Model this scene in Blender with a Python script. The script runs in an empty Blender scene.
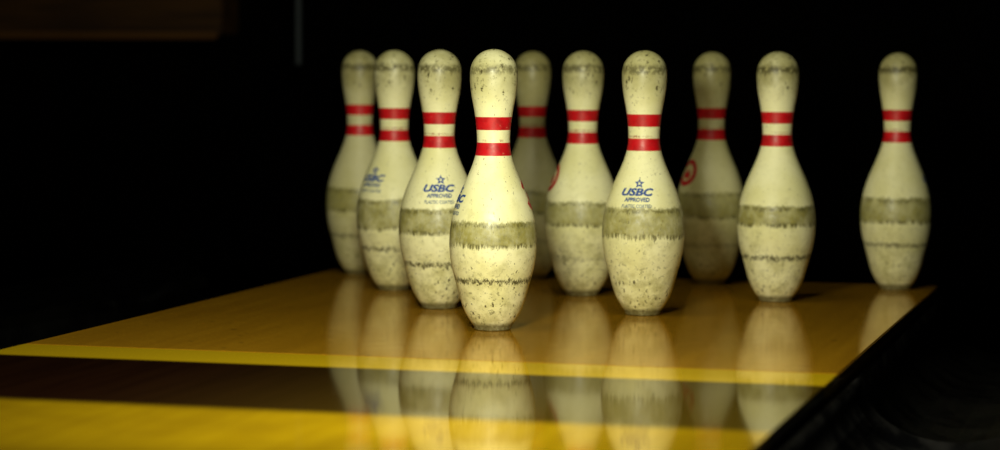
import bpy, bmesh, math, random
import numpy as np
from mathutils import Matrix, Vector, Euler
random.seed(4)
sc=bpy.context.scene
col=sc.collection
try:
    sc.view_settings.view_transform='Standard'; sc.view_settings.look='None'
except Exception: pass

# ---------------- node helper ----------------
class NT:
    def __init__(s,name):
        s.m=bpy.data.materials.new(name); s.m.use_nodes=True
        s.t=s.m.node_tree; s.t.nodes.clear()
        s.out=s.t.nodes.new('ShaderNodeOutputMaterial')
        s.b=s.t.nodes.new('ShaderNodeBsdfPrincipled')
        s.t.links.new(s.b.outputs[0],s.out.inputs[0])
    def n(s,k): return s.t.nodes.new(k)
    def put(s,sock,v):
        if v is None: return
        if isinstance(v,bpy.types.NodeSocket): s.t.links.new(v,sock)
        elif isinstance(v,(tuple,list)):
            sock.default_value=tuple(v)+((1,) if len(v)==3 and len(sock.default_value)==4 else ())
        else: sock.default_value=v
    def math(s,op,a,b=None,c=None,clamp=False):
        n=s.n('ShaderNodeMath'); n.operation=op; n.use_clamp=clamp
        s.put(n.inputs[0],a)
        if b is not None: s.put(n.inputs[1],b)
        if c is not None: s.put(n.inputs[2],c)
        return n.outputs[0]
    def ss(s,v,lo,hi,a=0.,b=1.):
        n=s.n('ShaderNodeMapRange'); n.interpolation_type='SMOOTHSTEP'
        s.put(n.inputs[0],v); n.inputs[1].default_value=lo; n.inputs[2].default_value=hi
        n.inputs[3].default_value=a; n.inputs[4].default_value=b
        return n.outputs[0]
    def band(s,v,lo,hi,e1,e2=None):
        e2=e2 or e1
        return s.math('MULTIPLY',s.ss(v,lo-e1,lo+e1),s.ss(v,hi-e2,hi+e2,1.,0.))
    def mix(s,f,a,b):
        n=s.n('ShaderNodeMix'); n.data_type='RGBA'
        s.put(n.inputs[0],f); s.put(n.inputs[6],a); s.put(n.inputs[7],b)
        return n.outputs[2]
    def noise(s,co,scale,detail=3,rough=.6,vs=(1,1,1),off=(0,0,0)):
        mp=s.n('ShaderNodeMapping'); s.put(mp.inputs[0],co)
        mp.inputs['Location'].default_value=off; mp.inputs['Scale'].default_value=vs
        n=s.n('ShaderNodeTexNoise'); s.put(n.inputs['Vector'],mp.outputs[0])
        n.inputs['Scale'].default_value=scale; n.inputs['Detail'].default_value=detail; n.inputs['Roughness'].default_value=rough
        return n.outputs[0]
    def obj(s):
        n=s.n('ShaderNodeTexCoord'); return n.outputs['Object']
    def xyz(s,v):
        n=s.n('ShaderNodeSeparateXYZ'); s.put(n.inputs[0],v); return n.outputs
    def set(s,**k):
        for a,v in k.items(): s.put(s.b.inputs[a.replace('_',' ')],v)
    def bump(s,h,st,d=.001):
        n=s.n('ShaderNodeBump'); n.inputs['Strength'].default_value=st; n.inputs['Distance'].default_value=d
        s.put(n.inputs['Height'],h); s.put(s.b.inputs['Normal'],n.outputs[0])

def new_obj(name,me,parent=None,**props):
    o=bpy.data.objects.new(name,me); col.objects.link(o)
    if parent: o.parent=parent
    for k,v in props.items(): o[k]=v
    return o

# ---------------- pin profile ----------------
IN=.0254
PTS=[(0.16,1.0),(0.75,1.39),(2.25,1.91),(3.375,2.21),(4.5,2.34),(5.875,2.23),(7.25,1.80),(8.625,1.205),(9.375,.965),(10,.885),(10.875,.925),(11.75,1.04),(12.625,1.20),(13.3,1.27)]
hx=np.array([p[0] for p in PTS]); hy=np.array([p[1] for p in PTS])
def spline(xs,ys):
    n=len(xs); h=np.diff(xs); A=np.eye(n); b=np.zeros(n)
    A[0,0]=1; A[-1,-1]=1
    for i in range(1,n-1):
        A[i,i-1]=h[i-1]; A[i,i]=2*(h[i-1]+h[i]); A[i,i+1]=h[i]
        b[i]=6*((ys[i+1]-ys[i])/h[i]-(ys[i]-ys[i-1])/h[i-1])
    M=np.linalg.solve(A,b)
    def f(x):
        i=int(min(max(np.searchsorted(xs,x)-1,0),n-2)); t=x-xs[i]; u=xs[i+1]-x
        return (M[i]*u**3+M[i+1]*t**3)/(6*h[i])+(ys[i]/h[i]-M[i]*h[i]/6)*u+(ys[i+1]/h[i]-M[i+1]*h[i]/6)*t
    return f
sp=spline(hx,hy)
def pin_r(z):
    q=z/IN
    if q>=13.3:
        c=13.73; return math.sqrt(max(1.273**2-(q-c)**2,0))*IN if q>c else (1.27+(1.273-1.27)*(q-13.3)/.43)*IN
    return sp(max(q,.16))*IN
def pin_mesh():
    prof=[(0.0,.0),(.5*IN,0),(.915*IN,0),(.97*IN,.03*IN),(.995*IN,.09*IN)]
    for i in range(70): 
        q=.16+(13.3-.16)*i/69; prof.append((sp(q)*IN,q*IN))
    for i in range(18):
        a=(i)/17*math.pi/2*.985
        prof.append((1.273*math.cos(a)*IN,(13.73+1.273*math.sin(a))*IN))
    prof.append((0,15.003*IN))
    N=64; bm=bmesh.new(); rings=[]
    for r,z in prof:
        if r==0: rings.append([bm.verts.new((0,0,z))])
        else: rings.append([bm.verts.new((r*math.cos(2*math.pi*j/N),r*math.sin(2*math.pi*j/N),z)) for j in range(N)])
    for a,b in zip(rings[:-1],rings[1:]):
        for j in range(N):
            k=(j+1)%N
            if len(a)==1: bm.faces.new((a[0],b[k],b[j]))
            elif len(b)==1: bm.faces.new((a[j],a[k],b[0]))
            else: bm.faces.new((a[j],a[k],b[k],b[j]))
    bmesh.ops.recalc_face_normals(bm,faces=bm.faces)
    for f in bm.faces: f.smooth=True
    me=bpy.data.meshes.new('bowling_pin'); bm.to_mesh(me); bm.free(); return me
PM=pin_mesh()

# ---------------- pin material ----------------
def pin_mat(seed,d1=(.113,.150),d2=.068,d1s=.8,d2s=.8,head=.5,spk=.5,low=.5,vk=1.,tone=(.88,.86,.55)):
    s=NT('pin_plastic_coating'); co=s.obj(); x,y,z=s.xyz(co)
    off=(seed*3.1,seed*1.7,seed*.9)
    big=s.noise(co,14,3,.6,off=off)
    fine=s.noise(co,160,4,.7,off=off)
    mid=s.noise(co,55,4,.65,off=off)
    blot=s.noise(co,26,4,.7,off=(off[1],off[0],off[2]))
    streak=s.noise(co,1.,5,.8,vs=(230,230,34),off=off)
    spike=s.noise(co,1.,4,.75,vs=(240,240,8),off=off)
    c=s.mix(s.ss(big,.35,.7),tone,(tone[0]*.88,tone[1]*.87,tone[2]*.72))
    c=s.mix(s.math('MULTIPLY',s.ss(mid,.52,.75),s.ss(z,.12,.2,.42,.12)),c,(.38,.36,.13))
    # dirty head, grime deepened to paint in the dimmer light up there
    hm=s.math('MULTIPLY',s.ss(z,.295,.345),s.ss(s.math('ADD',s.math('MULTIPLY',mid,.4),s.math('MULTIPLY',big,.6)),.25,.60,.35,1.))
    c=s.mix(s.math('MULTIPLY',hm,min(1,head)*.85),c,(.24,.215,.075))
    zh=s.math('ADD',z,s.math('MULTIPLY',s.math('SUBTRACT',blot,.5),.012))
    ring=s.math('MULTIPLY',s.band(zh,.348,.359,.004),s.ss(fine,.36,.52))
    c=s.mix(s.math('MULTIPLY',ring,head),c,(.09,.08,.028))
    # belly ball-track band
    zz=s.math('ADD',s.math('ADD',z,s.math('MULTIPLY',s.math('SUBTRACT',streak,.5),.018*vk)),s.math('MULTIPLY',s.math('SUBTRACT',blot,.5),.014))
    b1=s.band(zz,d1[0],d1[1],.004,.0025)
    b1=s.math('MULTIPLY',b1,s.ss(s.math('ADD',s.math('MULTIPLY',mid,.7),s.math('ADD',s.math('MULTIPLY',streak,.5),s.math('MULTIPLY',fine,.5))),.62,1.0,.55,1.))
    dcol=s.mix(s.ss(s.math('ADD',s.math('MULTIPLY',fine,.6),s.math('MULTIPLY',streak,.4)),.36,.6),(.11,.10,.016),(.29,.262,.055))
    c=s.mix(s.math('MULTIPLY',b1,d1s),c,dcol)
    for e,k in ((d1[0]+.002,.9),(d1[1]-.003,.7)):
        l=s.math('MULTIPLY',s.band(zz,e-.0035,e+.0025,.0015),s.math('MULTIPLY',s.ss(streak,.42,.56),s.ss(mid,.38,.52)))
        c=s.mix(s.math('MULTIPLY',l,d1s*k),c,(.060,.054,.012))
    # grime below
    g=s.math('MULTIPLY',s.ss(z,.0,d1[0],1.,.3),s.ss(mid,.38,.60))
    g=s.math('MULTIPLY',g,s.ss(z,d1[0],d1[0]+.004,1.,0.))
    c=s.mix(s.math('MULTIPLY',g,low*.8),c,(.33,.30,.09))
    # jagged line
    z2=s.math('ADD',s.math('ADD',z,s.math('MULTIPLY',s.math('SUBTRACT',spike,.5),.030)),s.math('MULTIPLY',s.math('SUBTRACT',blot,.5),.008))
    b2=s.math('MULTIPLY',s.band(z2,d2-.0020,d2+.0024,.0018),s.ss(streak,.38,.54,.1,1.))
    b2=s.math('ADD',b2,s.math('MULTIPLY',s.band(z,d2-.003,d2+.003,.003),s.ss(fine,.46,.62)),clamp=True)
    c=s.mix(s.math('MULTIPLY',b2,d2s),c,(.055,.048,.014))
    # chips / specks
    vn=s.n('ShaderNodeTexVoronoi'); mp=s.n('ShaderNodeMapping'); mp.inputs['Location'].default_value=off; mp.inputs['Scale'].default_value=(1,1,.55); mp.inputs['Rotation'].default_value=(.5,.4,0); s.put(mp.inputs[0],co)
    wob=s.n('ShaderNodeTexNoise'); wob.inputs['Scale'].default_value=500; s.put(wob.inputs['Vector'],co)
    s.put(vn.inputs['Vector'],s.mix(.006,mp.outputs[0],wob.outputs[1])); vn.inputs['Scale'].default_value=200
    rr=s.xyz(vn.outputs['Color'])
    size=s.math('MULTIPLY',s.ss(rr[0],.70,1.),.40)
    loc=s.math('ADD',s.ss(z,.03,.13,1.,.22),s.ss(z,.30,.33,0.,.8))
    sm=s.math('LESS_THAN',vn.outputs['Distance'],s.math('MULTIPLY',size,loc))
    sm2=s.math('MULTIPLY',s.ss(fine,.58,.625),s.math('ADD',s.ss(z,.0,.14,.9,.12),s.ss(z,.30,.33,0.,.5)))
    c=s.mix(s.math('MULTIPLY',sm2,spk),c,(.10,.088,.022))
    c=s.mix(s.math('MULTIPLY',sm,min(1,spk*1.3)),c,(.06,.05,.015))
    nk=s.noise(co,1.,2,.5,vs=(420,420,90),off=off)
    c=s.mix(s.math('MULTIPLY',s.ss(nk,.69,.72),spk),c,(.07,.055,.02))
    # neck stripes
    zr=s.math('ADD',z,s.math('MULTIPLY',s.math('SUBTRACT',fine,.5),.0006))
    st=s.math('ADD',s.band(zr,.2372,.2548,.0004),s.band(zr,.2718,.2895,.0004),clamp=True)
    redn=s.mix(s.ss(mid,.4,.7),(.58,.004,.010),(.38,.004,.008))
    st=s.math('MULTIPLY',st,s.ss(fine,.66,.74,1.,.45))
    c=s.mix(st,c,redn)
    # worn illegible fine print between the stripes
    tick=s.noise(co,1.,1,.5,vs=(900,900,200),off=off)
    edge=s.math('MULTIPLY',s.band(z,.2562,.2592,.0003),s.math('MULTIPLY',s.ss(tick,.46,.52),s.ss(big,.40,.52)))
    c=s.mix(s.math('MULTIPLY',edge,.8),c,(.30,.03,.02))
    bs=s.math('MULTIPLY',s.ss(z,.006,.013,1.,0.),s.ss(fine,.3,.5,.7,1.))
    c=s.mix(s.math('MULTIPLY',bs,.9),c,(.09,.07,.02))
    s.set(Base_Color=c,Roughness=s.ss(fine,.3,.8,.38,.62),Coat_Weight=.05,Coat_Roughness=.3)
    s.bump(fine,.12,.0008)
    return s.m

def flat_mat(name,c,rough=.45,var=.25):
    s=NT(name); co=s.obj(); n=s.noise(co,220,3,.7)
    s.set(Base_Color=s.mix(s.math('MULTIPLY',s.ss(n,.5,.7),var),c,(.7,.66,.42)),Roughness=rough)
    return s.m
BLUE=flat_mat('blue_print',(.008,.060,.31),var=.2); MIDB=flat_mat('worn_blue_print',(.02,.075,.27),var=.3); PALE=flat_mat('faded_blue_print',(.14,.19,.27),var=.6); RED=flat_mat('red_print',(.50,.006,.015),var=.12)

# ---------------- decal meshes wrapped on the pin ----------------
def wrap(me,z0,ang=0,lift=.0005):
    bm=bmesh.new(); bm.from_mesh(me)
    bmesh.ops.triangulate(bm,faces=bm.faces)
    for _ in range(3):
        es=[e for e in bm.edges if e.calc_length()>.0022]
        if not es: break
        bmesh.ops.subdivide_edges(bm,edges=es,cuts=1)
        bmesh.ops.triangulate(bm,faces=[f for f in bm.faces if len(f.verts)>3])
    for v in bm.verts:
        x,y=v.co.x,v.co.y; z=z0+y; r=pin_r(z)+lift
        t=ang+x/pin_r(z0)
        v.co=(r*math.sin(t),-r*math.cos(t),z)
    bmesh.ops.remove_doubles(bm,verts=bm.verts,dist=1e-6)
    bm.to_mesh(me); bm.free(); return me
def text_mesh(txt,size,width,bold=.0,shear=0.):
    cu=bpy.data.curves.new('t','FONT'); cu.body=txt; cu.size=size; cu.align_x='CENTER'; cu.align_y='CENTER'
    cu.offset=bold; cu.shear=shear; cu.resolution_u=3
    o=bpy.data.objects.new('t',cu); col.objects.link(o)
    bpy.context.view_layer.update()
    me=bpy.data.meshes.new_from_object(o.evaluated_get(bpy.context.evaluated_depsgraph_get()))
    bpy.data.objects.remove(o)
    xs=[v.co.x for v in me.vertices]; ys=[v.co.y for v in me.vertices]
    w=max(xs)-min(xs); cx=(max(xs)+min(xs))/2; cy=(max(ys)+min(ys))/2
    for v in me.vertices: v.co.x=(v.co.x-cx)*width/w; v.co.y-=cy; v.co.z=0
    me.materials.clear(); return me
def poly_mesh(polys):
    bm=bmesh.new()
    for P in polys:
        bm.faces.new([bm.verts.new((x,y,0)) for x,y in P])
    me=bpy.data.meshes.new('p'); bm.to_mesh(me); bm.free(); return me
def starpts(cx,cy,R,r=.45):
    return [(cx+(R if i%2==0 else R*r)*math.sin(math.pi*i/5),cy+(R if i%2==0 else R*r)*math.cos(math.pi*i/5)) for i in range(10)]
def star_outline(cx,cy,R,k=.4):
    A=starpts(cx,cy,R); B=starpts(cx,cy,R*k)
    return [[A[i],A[(i+1)%10],B[(i+1)%10],B[i]] for i in range(10)]
def ringpolys(cx,cy,ro,ri,a0,a1,n=28):
    L=[]
    for i in range(n):
        a=a0+(a1-a0)*i/n; b=a0+(a1-a0)*(i+1)/n
        L.append([(cx+ro*math.cos(a),cy+ro*math.sin(a)),(cx+ro*math.cos(b),cy+ro*math.sin(b)),(cx+ri*math.cos(b),cy+ri*math.sin(b)),(cx+ri*math.cos(a),cy+ri*math.sin(a))])
    return L
M_word=wrap(text_mesh('USBC',.0140,.047,bold=.0006,shear=.28),.1795); M_word.materials.append(BLUE)
M_appr=wrap(text_mesh('APPROVED',.0080,.037,bold=.0003,shear=.1),.1688); M_appr.materials.append(MIDB)
M_coat=wrap(text_mesh('PLASTIC COATED',.0066,.044,bold=.0002),.1597); M_coat.materials.append(PALE)
M_star=wrap(poly_mesh(star_outline(0.002,.0,.0074)),.1915)
M_star.materials.append(BLUE)
crown=[[(-.009,-.009),(.009,-.009),(.009,-.003),(-.009,-.003)],[(-.009,-.003),(-.003,-.003),(-.008,.006)],[(-.004,-.003),(.004,-.003),(0,.008)],[(.003,-.003),(.009,-.003),(.008,.006)]]
M_red=wrap(poly_mesh(ringpolys(0,0,.0215,.0140,math.radians(-150),math.radians(150),40)+crown),.184,ang=math.radians(172)); M_red.materials.append(RED)

# ---------------- place pins ----------------
S=.3048; RH=S*math.sqrt(3)/2
P=[
 (0,0,-66,dict(d1=(.116,.149),d2=.069,d1s=.92,d2s=.95,head=.7,spk=.85,low=.55),"scuffed cream bowling pin heading the triangle, sliver of red mark","both"),
 (-S/2,RH,17,dict(d1=(.112,.149),d2=.067,d1s=.92,d2s=.9,head=.85,spk=.7,low=.6,vk=.8),"worn cream bowling pin with blue lettering beside the head pin","blue"),
 (S/2,RH,1,dict(d1=(.115,.157),d2=.048,d1s=.86,d2s=.15,head=.8,spk=.9,low=.65,vk=1.3),"speckled cream bowling pin with blue lettering, broad olive scuff","blue"),
 (-S,2*RH,-28,dict(d1=(.100,.146),d2=.068,d1s=.85,d2s=.85,head=.9,spk=.55,low=.6,vk=.6),"cream bowling pin with blue mark turned aside, wide scuff","blue"),
 (0,2*RH,119,dict(d1=(.112,.149),d2=.060,d1s=.82,d2s=.35,head=.9,spk=.65,low=.65,vk=1.2),"cream bowling pin amid the rack, red mark on its edge","red"),
 (S,2*RH,180,dict(d1=(.118,.148),d2=.069,d1s=.92,d2s=.9,head=1.,spk=.55,low=.5,vk=.7),"cream bowling pin with dark jagged belly line","none"),
 (-1.5*S,3*RH,180,dict(d1=(.110,.150),d2=.068,d1s=.8,d2s=.6,head=1.,spk=.5,tone=(.60,.57,.34)),"dim cream bowling pin at the corner of the back row","none"),  # tone of this and the next two pins darkened, shade painted in
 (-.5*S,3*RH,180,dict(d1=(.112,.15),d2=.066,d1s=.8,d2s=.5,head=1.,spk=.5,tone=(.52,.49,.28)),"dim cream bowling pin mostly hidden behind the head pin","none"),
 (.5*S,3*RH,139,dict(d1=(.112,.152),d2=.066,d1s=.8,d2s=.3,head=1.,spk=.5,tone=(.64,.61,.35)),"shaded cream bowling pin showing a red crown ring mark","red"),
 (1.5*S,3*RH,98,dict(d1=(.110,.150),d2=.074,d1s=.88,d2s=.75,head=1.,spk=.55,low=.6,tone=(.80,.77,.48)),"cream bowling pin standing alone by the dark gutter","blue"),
]
OFF=[(0,0),(-.003,0),(0,0),(-.004,0),(-.001,0),(-.001,0),(.003,0),(.002,0),(.001,0),(.000,-.004)]
for i,(x,y,a,kw,lab,mk) in enumerate(P):
    o=new_obj('bowling_pin',PM,label=lab,category='bowling pin',group='rack of ten bowling pins')
    if i==0: PM.materials.append(None)
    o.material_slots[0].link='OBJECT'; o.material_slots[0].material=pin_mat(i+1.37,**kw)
    o.location=(x+OFF[i][0],y+OFF[i][1],0); o.rotation_euler=(0,0,math.radians(a))
    if i>=6: o.scale=(.965,.965,1)
    if mk in('both','blue'):
        for nm,m,l in (('printed_wordmark',M_word,'blue slanted lettering'),('star_emblem',M_star,'small blue outlined star'),('printed_approval_text',M_appr,'small blue capital lettering'),('printed_coating_text',M_coat,'faint small lettering')):
            new_obj(nm,m,o,label=l)
    if mk in('both','red'):
        new_obj('crown_emblem',M_red,o,label='round red crown mark')

# ---------------- lane ----------------
def box(name,x0,x1,y0,y1,z0,z1,mat,bev=0,parent=None,**p):
    bm=bmesh.new(); bmesh.ops.create_cube(bm,size=1)
    for v in bm.verts: v.co=(v.co.x*(x1-x0),v.co.y*(y1-y0),v.co.z*(z1-z0))
    if bev: bmesh.ops.bevel(bm,geom=bm.edges[:],offset=bev,segments=2,affect='EDGES')
    me=bpy.data.meshes.new(name); bm.to_mesh(me); bm.free(); me.materials.append(mat)
    o=new_obj(name,me,parent,**p); o.location=((x0+x1)/2,(y0+y1)/2,(z0+z1)/2); return o
LW=.527; LR=.518; YS=-.352
def wood_mat(name,c1,c2,cd,rough,plank=.0265,linew=.03):
    s=NT(name); g=s.n('ShaderNodeNewGeometry').outputs['Position']; x,y,z=s.xyz(g)
    grain=s.noise(g,1,4,.6,vs=(60,2.5,1)); big=s.noise(g,5,3,.6,vs=(1,.5,1)); cl=s.noise(g,40,4,.7)
    idx=s.math('FLOOR',s.math('DIVIDE',x,plank)); fr=s.math('FRACT',s.math('DIVIDE',x,plank))
    wn=s.n('ShaderNodeTexWhiteNoise'); wn.noise_dimensions='1D'; s.put(wn.inputs['W'],idx)
    c=s.mix(s.ss(grain,.3,.7),c1,c2)
    c=s.mix(s.math('MULTIPLY',wn.outputs[0],.12),c,cd)
    c=s.mix(s.math('MULTIPLY',s.ss(big,.45,.7),.3),c,cd)
    c=s.mix(s.math('MULTIPLY',s.ss(cl,.55,.7),.15),c,cd)
    ln=s.math('LESS_THAN',fr,linew); c=s.mix(s.math('MULTIPLY',ln,.15),c,tuple(v*.4 for v in cd))
    v=s.n('ShaderNodeTexVoronoi'); v.voronoi_dimensions='2D'; s.put(v.inputs['Vector'],g); v.inputs['Scale'].default_value=30
    d=s.math('LESS_THAN',v.outputs['Distance'],s.math('MULTIPLY',s.ss(s.xyz(v.outputs['Color'])[0],.86,1.),.12))
    c=s.mix(s.math('MULTIPLY',d,.6),c,(.04,.022,.005))
    rn=s.noise(g,30,3,.6)
    s.set(Base_Color=c,Roughness=s.ss(rn,.3,.7,rough*.85,rough*1.2),Specular_IOR_Level=.13,Metallic=.32,Specular_Tint=(1,.78,.22,1))
    s.bump(grain,.006,.0003)
    return s.m
deckm=wood_mat('pin_deck_wood',(.47,.235,.012),(.41,.20,.010),(.27,.125,.006),.10)
box('pin_deck',-LW,LR,YS+.0015,.87,-.04,0,deckm,.0015,label="glossy amber wooden pin deck under the rack of pins",category="pin deck")
s=NT('lane_surface'); g=s.n('ShaderNodeNewGeometry').outputs['Position']; x,y,z=s.xyz(g)
grain=s.noise(g,1,4,.6,vs=(60,2.5,1)); big=s.noise(g,7,4,.65)
yel=s.mix(s.ss(grain,.3,.7),(.40,.25,.004),(.34,.205,.003))
yel=s.mix(s.math('MULTIPLY',s.ss(big,.35,.65),.4),yel,(.20,.11,.003))
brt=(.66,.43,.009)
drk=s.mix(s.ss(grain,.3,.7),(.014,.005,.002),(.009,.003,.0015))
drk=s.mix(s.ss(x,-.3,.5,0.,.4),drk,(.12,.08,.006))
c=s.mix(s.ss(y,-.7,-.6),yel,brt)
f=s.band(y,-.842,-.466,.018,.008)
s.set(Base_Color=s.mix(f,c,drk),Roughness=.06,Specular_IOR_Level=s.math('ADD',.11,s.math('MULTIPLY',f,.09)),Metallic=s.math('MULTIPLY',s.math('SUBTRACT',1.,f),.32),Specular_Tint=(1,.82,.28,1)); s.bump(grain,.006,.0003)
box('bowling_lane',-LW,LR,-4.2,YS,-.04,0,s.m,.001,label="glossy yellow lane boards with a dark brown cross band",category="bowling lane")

# ---------------- gutters ----------------
def gm(nm,a,b,sp,ro):
    s=NT(nm); co=s.obj(); n=s.noise(co,14,4,.65)
    s.set(Base_Color=s.mix(s.ss(n,.42,.62),a,b),Roughness=s.ss(n,.3,.7,ro,ro*1.8),Specular_IOR_Level=sp); s.bump(n,.2,.003); return s.m
GL=gm('gutter_plastic_shaded',(.0008,.0008,.001),(.0016,.0015,.0014),.05,.5)  # left gutter's copy of the plastic, colour darkened to sink into shade
GR=gm('gutter_plastic_lit',(.001,.001,.0015),(.008,.0075,.008),.3,.35)  # right gutter's copy, colour lightened to paint in faint glints
def gutter(xc,mat):
    bm=bmesh.new(); w=.115; N=20
    def sec(dz,rr):
        S_=[(-w-.006,0.0)]
        for i in range(N+1):
            a=math.pi*i/N; S_.append((-w*rr*math.cos(a),-.004+dz-.075*math.sin(a)))
        S_+= [(w+.006,0.0),(w+.006,-.006)]
        for i in range(N+1):
            a=math.pi*(N-i)/N; S_.append((-(w*rr+.004)*math.cos(a),-.010+dz-.075*math.sin(a)))
        S_.append((-w-.006,-.006)); return S_
    rows=[[bm.verts.new((px,yy,pz)) for px,pz in sec(dz,rr)] for yy,dz,rr in ((-4.2,0,1),(-.30,0,1),(-.275,.010,.97),(-.262,.008,.97),(-.245,-.022,.99),(.9,-.022,.99))]
    L=len(rows[0])
    for a,b in zip(rows[:-1],rows[1:]):
        for j in range(L): bm.faces.new((a[j],a[(j+1)%L],b[(j+1)%L],b[j]))
    bm.faces.new(rows[0]); bm.faces.new(rows[-1][::-1])
    bmesh.ops.recalc_face_normals(bm,faces=bm.faces)
    for f in bm.faces: f.smooth=len(f.verts)==4
    me=bpy.data.meshes.new('lane_gutter'); bm.to_mesh(me); bm.free(); me.materials.append(mat)
    o=new_obj('lane_gutter',me,label="black plastic ball gutter running along the lane edge",category="gutter",group="gutters beside the lane")
    o.location=(xc,0,-.018); return o
gutter(-LW-.128,GL); gutter(LR+.128,GR)
s=NT('dark_capping'); co=s.obj(); n=s.noise(co,12,4,.6,vs=(1,.3,1))
s.set(Base_Color=s.mix(n,(.0006,.0006,.0008),(.0012,.0011,.001)),Roughness=1.,Specular_IOR_Level=0.); CM=s.m
for xa,xb in ((-LW-.40,-LW-.252),(LR+.252,LR+.40)):
    box('lane_divider',xa,xb,-4.2,.9,-.12,.0,CM,.012,label="black divider capping strip beside the gutter",category="lane divider",group="dividers beside the gutters")

# ---------------- room ----------------
s=NT('black_wall'); n=s.noise(s.obj(),4,3,.6); s.set(Base_Color=s.mix(n,(.0006,.0005,.0005),(.0014,.0012,.001)),Roughness=1.,Specular_IOR_Level=0.); WM=s.m
st=dict(kind='structure')
box('floor',-2.4,2.4,-5.1,2.3,-.2,-.12,WM,**st)
box('wall_left',-2.5,-2.4,-5.1,2.3,-.2,2.4,WM,**st)
box('wall_right',2.4,2.5,-5.1,2.3,-.2,2.4,WM,**st)
box('wall_back',-2.5,2.5,2.3,2.4,-.2,2.4,WM,**st)
box('wall_front',-2.5,2.5,-5.2,-5.1,-.2,2.4,WM,**st)
box('ceiling',-2.5,2.5,-5.2,2.4,2.4,2.5,WM,**st)
s=NT('beam_wood'); co=s.obj(); x,y,z=s.xyz(co); n=s.noise(co,1,5,.6,vs=(4,40,60))
s.set(Base_Color=s.mix(s.ss(n,.3,.7),(.036,.015,.002),(.012,.005,.001)),Roughness=.5,Specular_IOR_Level=.2)
bw=s.m
s2=NT('beam_highlight_wood'); n=s2.noise(s2.obj(),1,5,.6,vs=(4,40,60)); s2.set(Base_Color=s2.mix(n,(.075,.032,.006),(.035,.014,.003)),Roughness=.45,Specular_IOR_Level=.2)  # lighter copy of the beam wood, for its lit lower edge
bo=box('wooden_beam',-2.4,-.985,1.5,1.6,.415,.62,bw,.004,label="dim brown wooden beam across the pit housing",category="beam")
tr=box('edge_highlight_strip',-1.415/2,1.415/2-.005,-.062,-.050,-.1125,-.098,s2.m,.004,parent=bo,label="added lighter strip, painted highlight along the lower edge")  # strip added to stand in for a warm highlight on the beam
s=NT('post_metal'); n=s.noise(s.obj(),40,3,.6); s.set(Base_Color=s.mix(n,(.03,.038,.046),(.018,.024,.032)),Metallic=.3,Roughness=.5)
box('metal_post',-.825,-.815,1.5,1.51,.355,2.4,s.m,.001,label="thin dull blue-grey metal rod hanging behind the deck",category="rod")

# ---------------- lights ----------------
def area(loc,tgt,sx,sy,power,colr):
    l=bpy.data.lights.new('area_light','AREA'); l.shape='RECTANGLE'; l.size=sx; l.size_y=sy; l.energy=power; l.color=colr
    o=bpy.data.objects.new('area_light',l); col.objects.link(o); o.location=loc
    o.rotation_euler=(Vector(tgt)-Vector(loc)).to_track_quat('-Z','Y').to_euler(); return o
area((.20,-1.13,.49),(0,.1,.16),.15,.10,17,(.985,.975,.71))
area((-.05,-.35,1.6),(0,0,0),.9,.3,6.5,(.99,.95,.64))  # unseen overhead fill, added to brighten the deck
w=bpy.data.worlds.new('w'); sc.world=w; w.use_nodes=True
w.node_tree.nodes['Background'].inputs[0].default_value=(.01,.01,.012,1); w.node_tree.nodes['Background'].inputs[1].default_value=.05

# ---------------- camera ----------------
cx,cy,cz,yaw,pitch,roll,fp=0.9109,-3.3136,0.36722,-0.26556,-0.06529,0.00485,2533.97
fw=Vector((math.sin(yaw)*math.cos(pitch),math.cos(yaw)*math.cos(pitch),math.sin(pitch)))
r=Vector((math.cos(yaw),-math.sin(yaw),0)); u=r.cross(fw)
r2=math.cos(roll)*r+math.sin(roll)*u; u2=-math.sin(roll)*r+math.cos(roll)*u
cd=bpy.data.cameras.new('camera'); cam=bpy.data.objects.new('camera',cd); col.objects.link(cam)
cam.matrix_world=Matrix(((r2[0],u2[0],-fw[0],cx),(r2[1],u2[1],-fw[1],cy),(r2[2],u2[2],-fw[2],cz),(0,0,0,1)))
cd.sensor_width=36; cd.lens=fp*36/1000; cd.clip_start=.05
cd.dof.use_dof=True; cd.dof.focus_distance=(Vector((0,-.04,.2))-Vector((cx,cy,cz))).dot(fw); cd.dof.aperture_fstop=2.8
sc.camera=cam
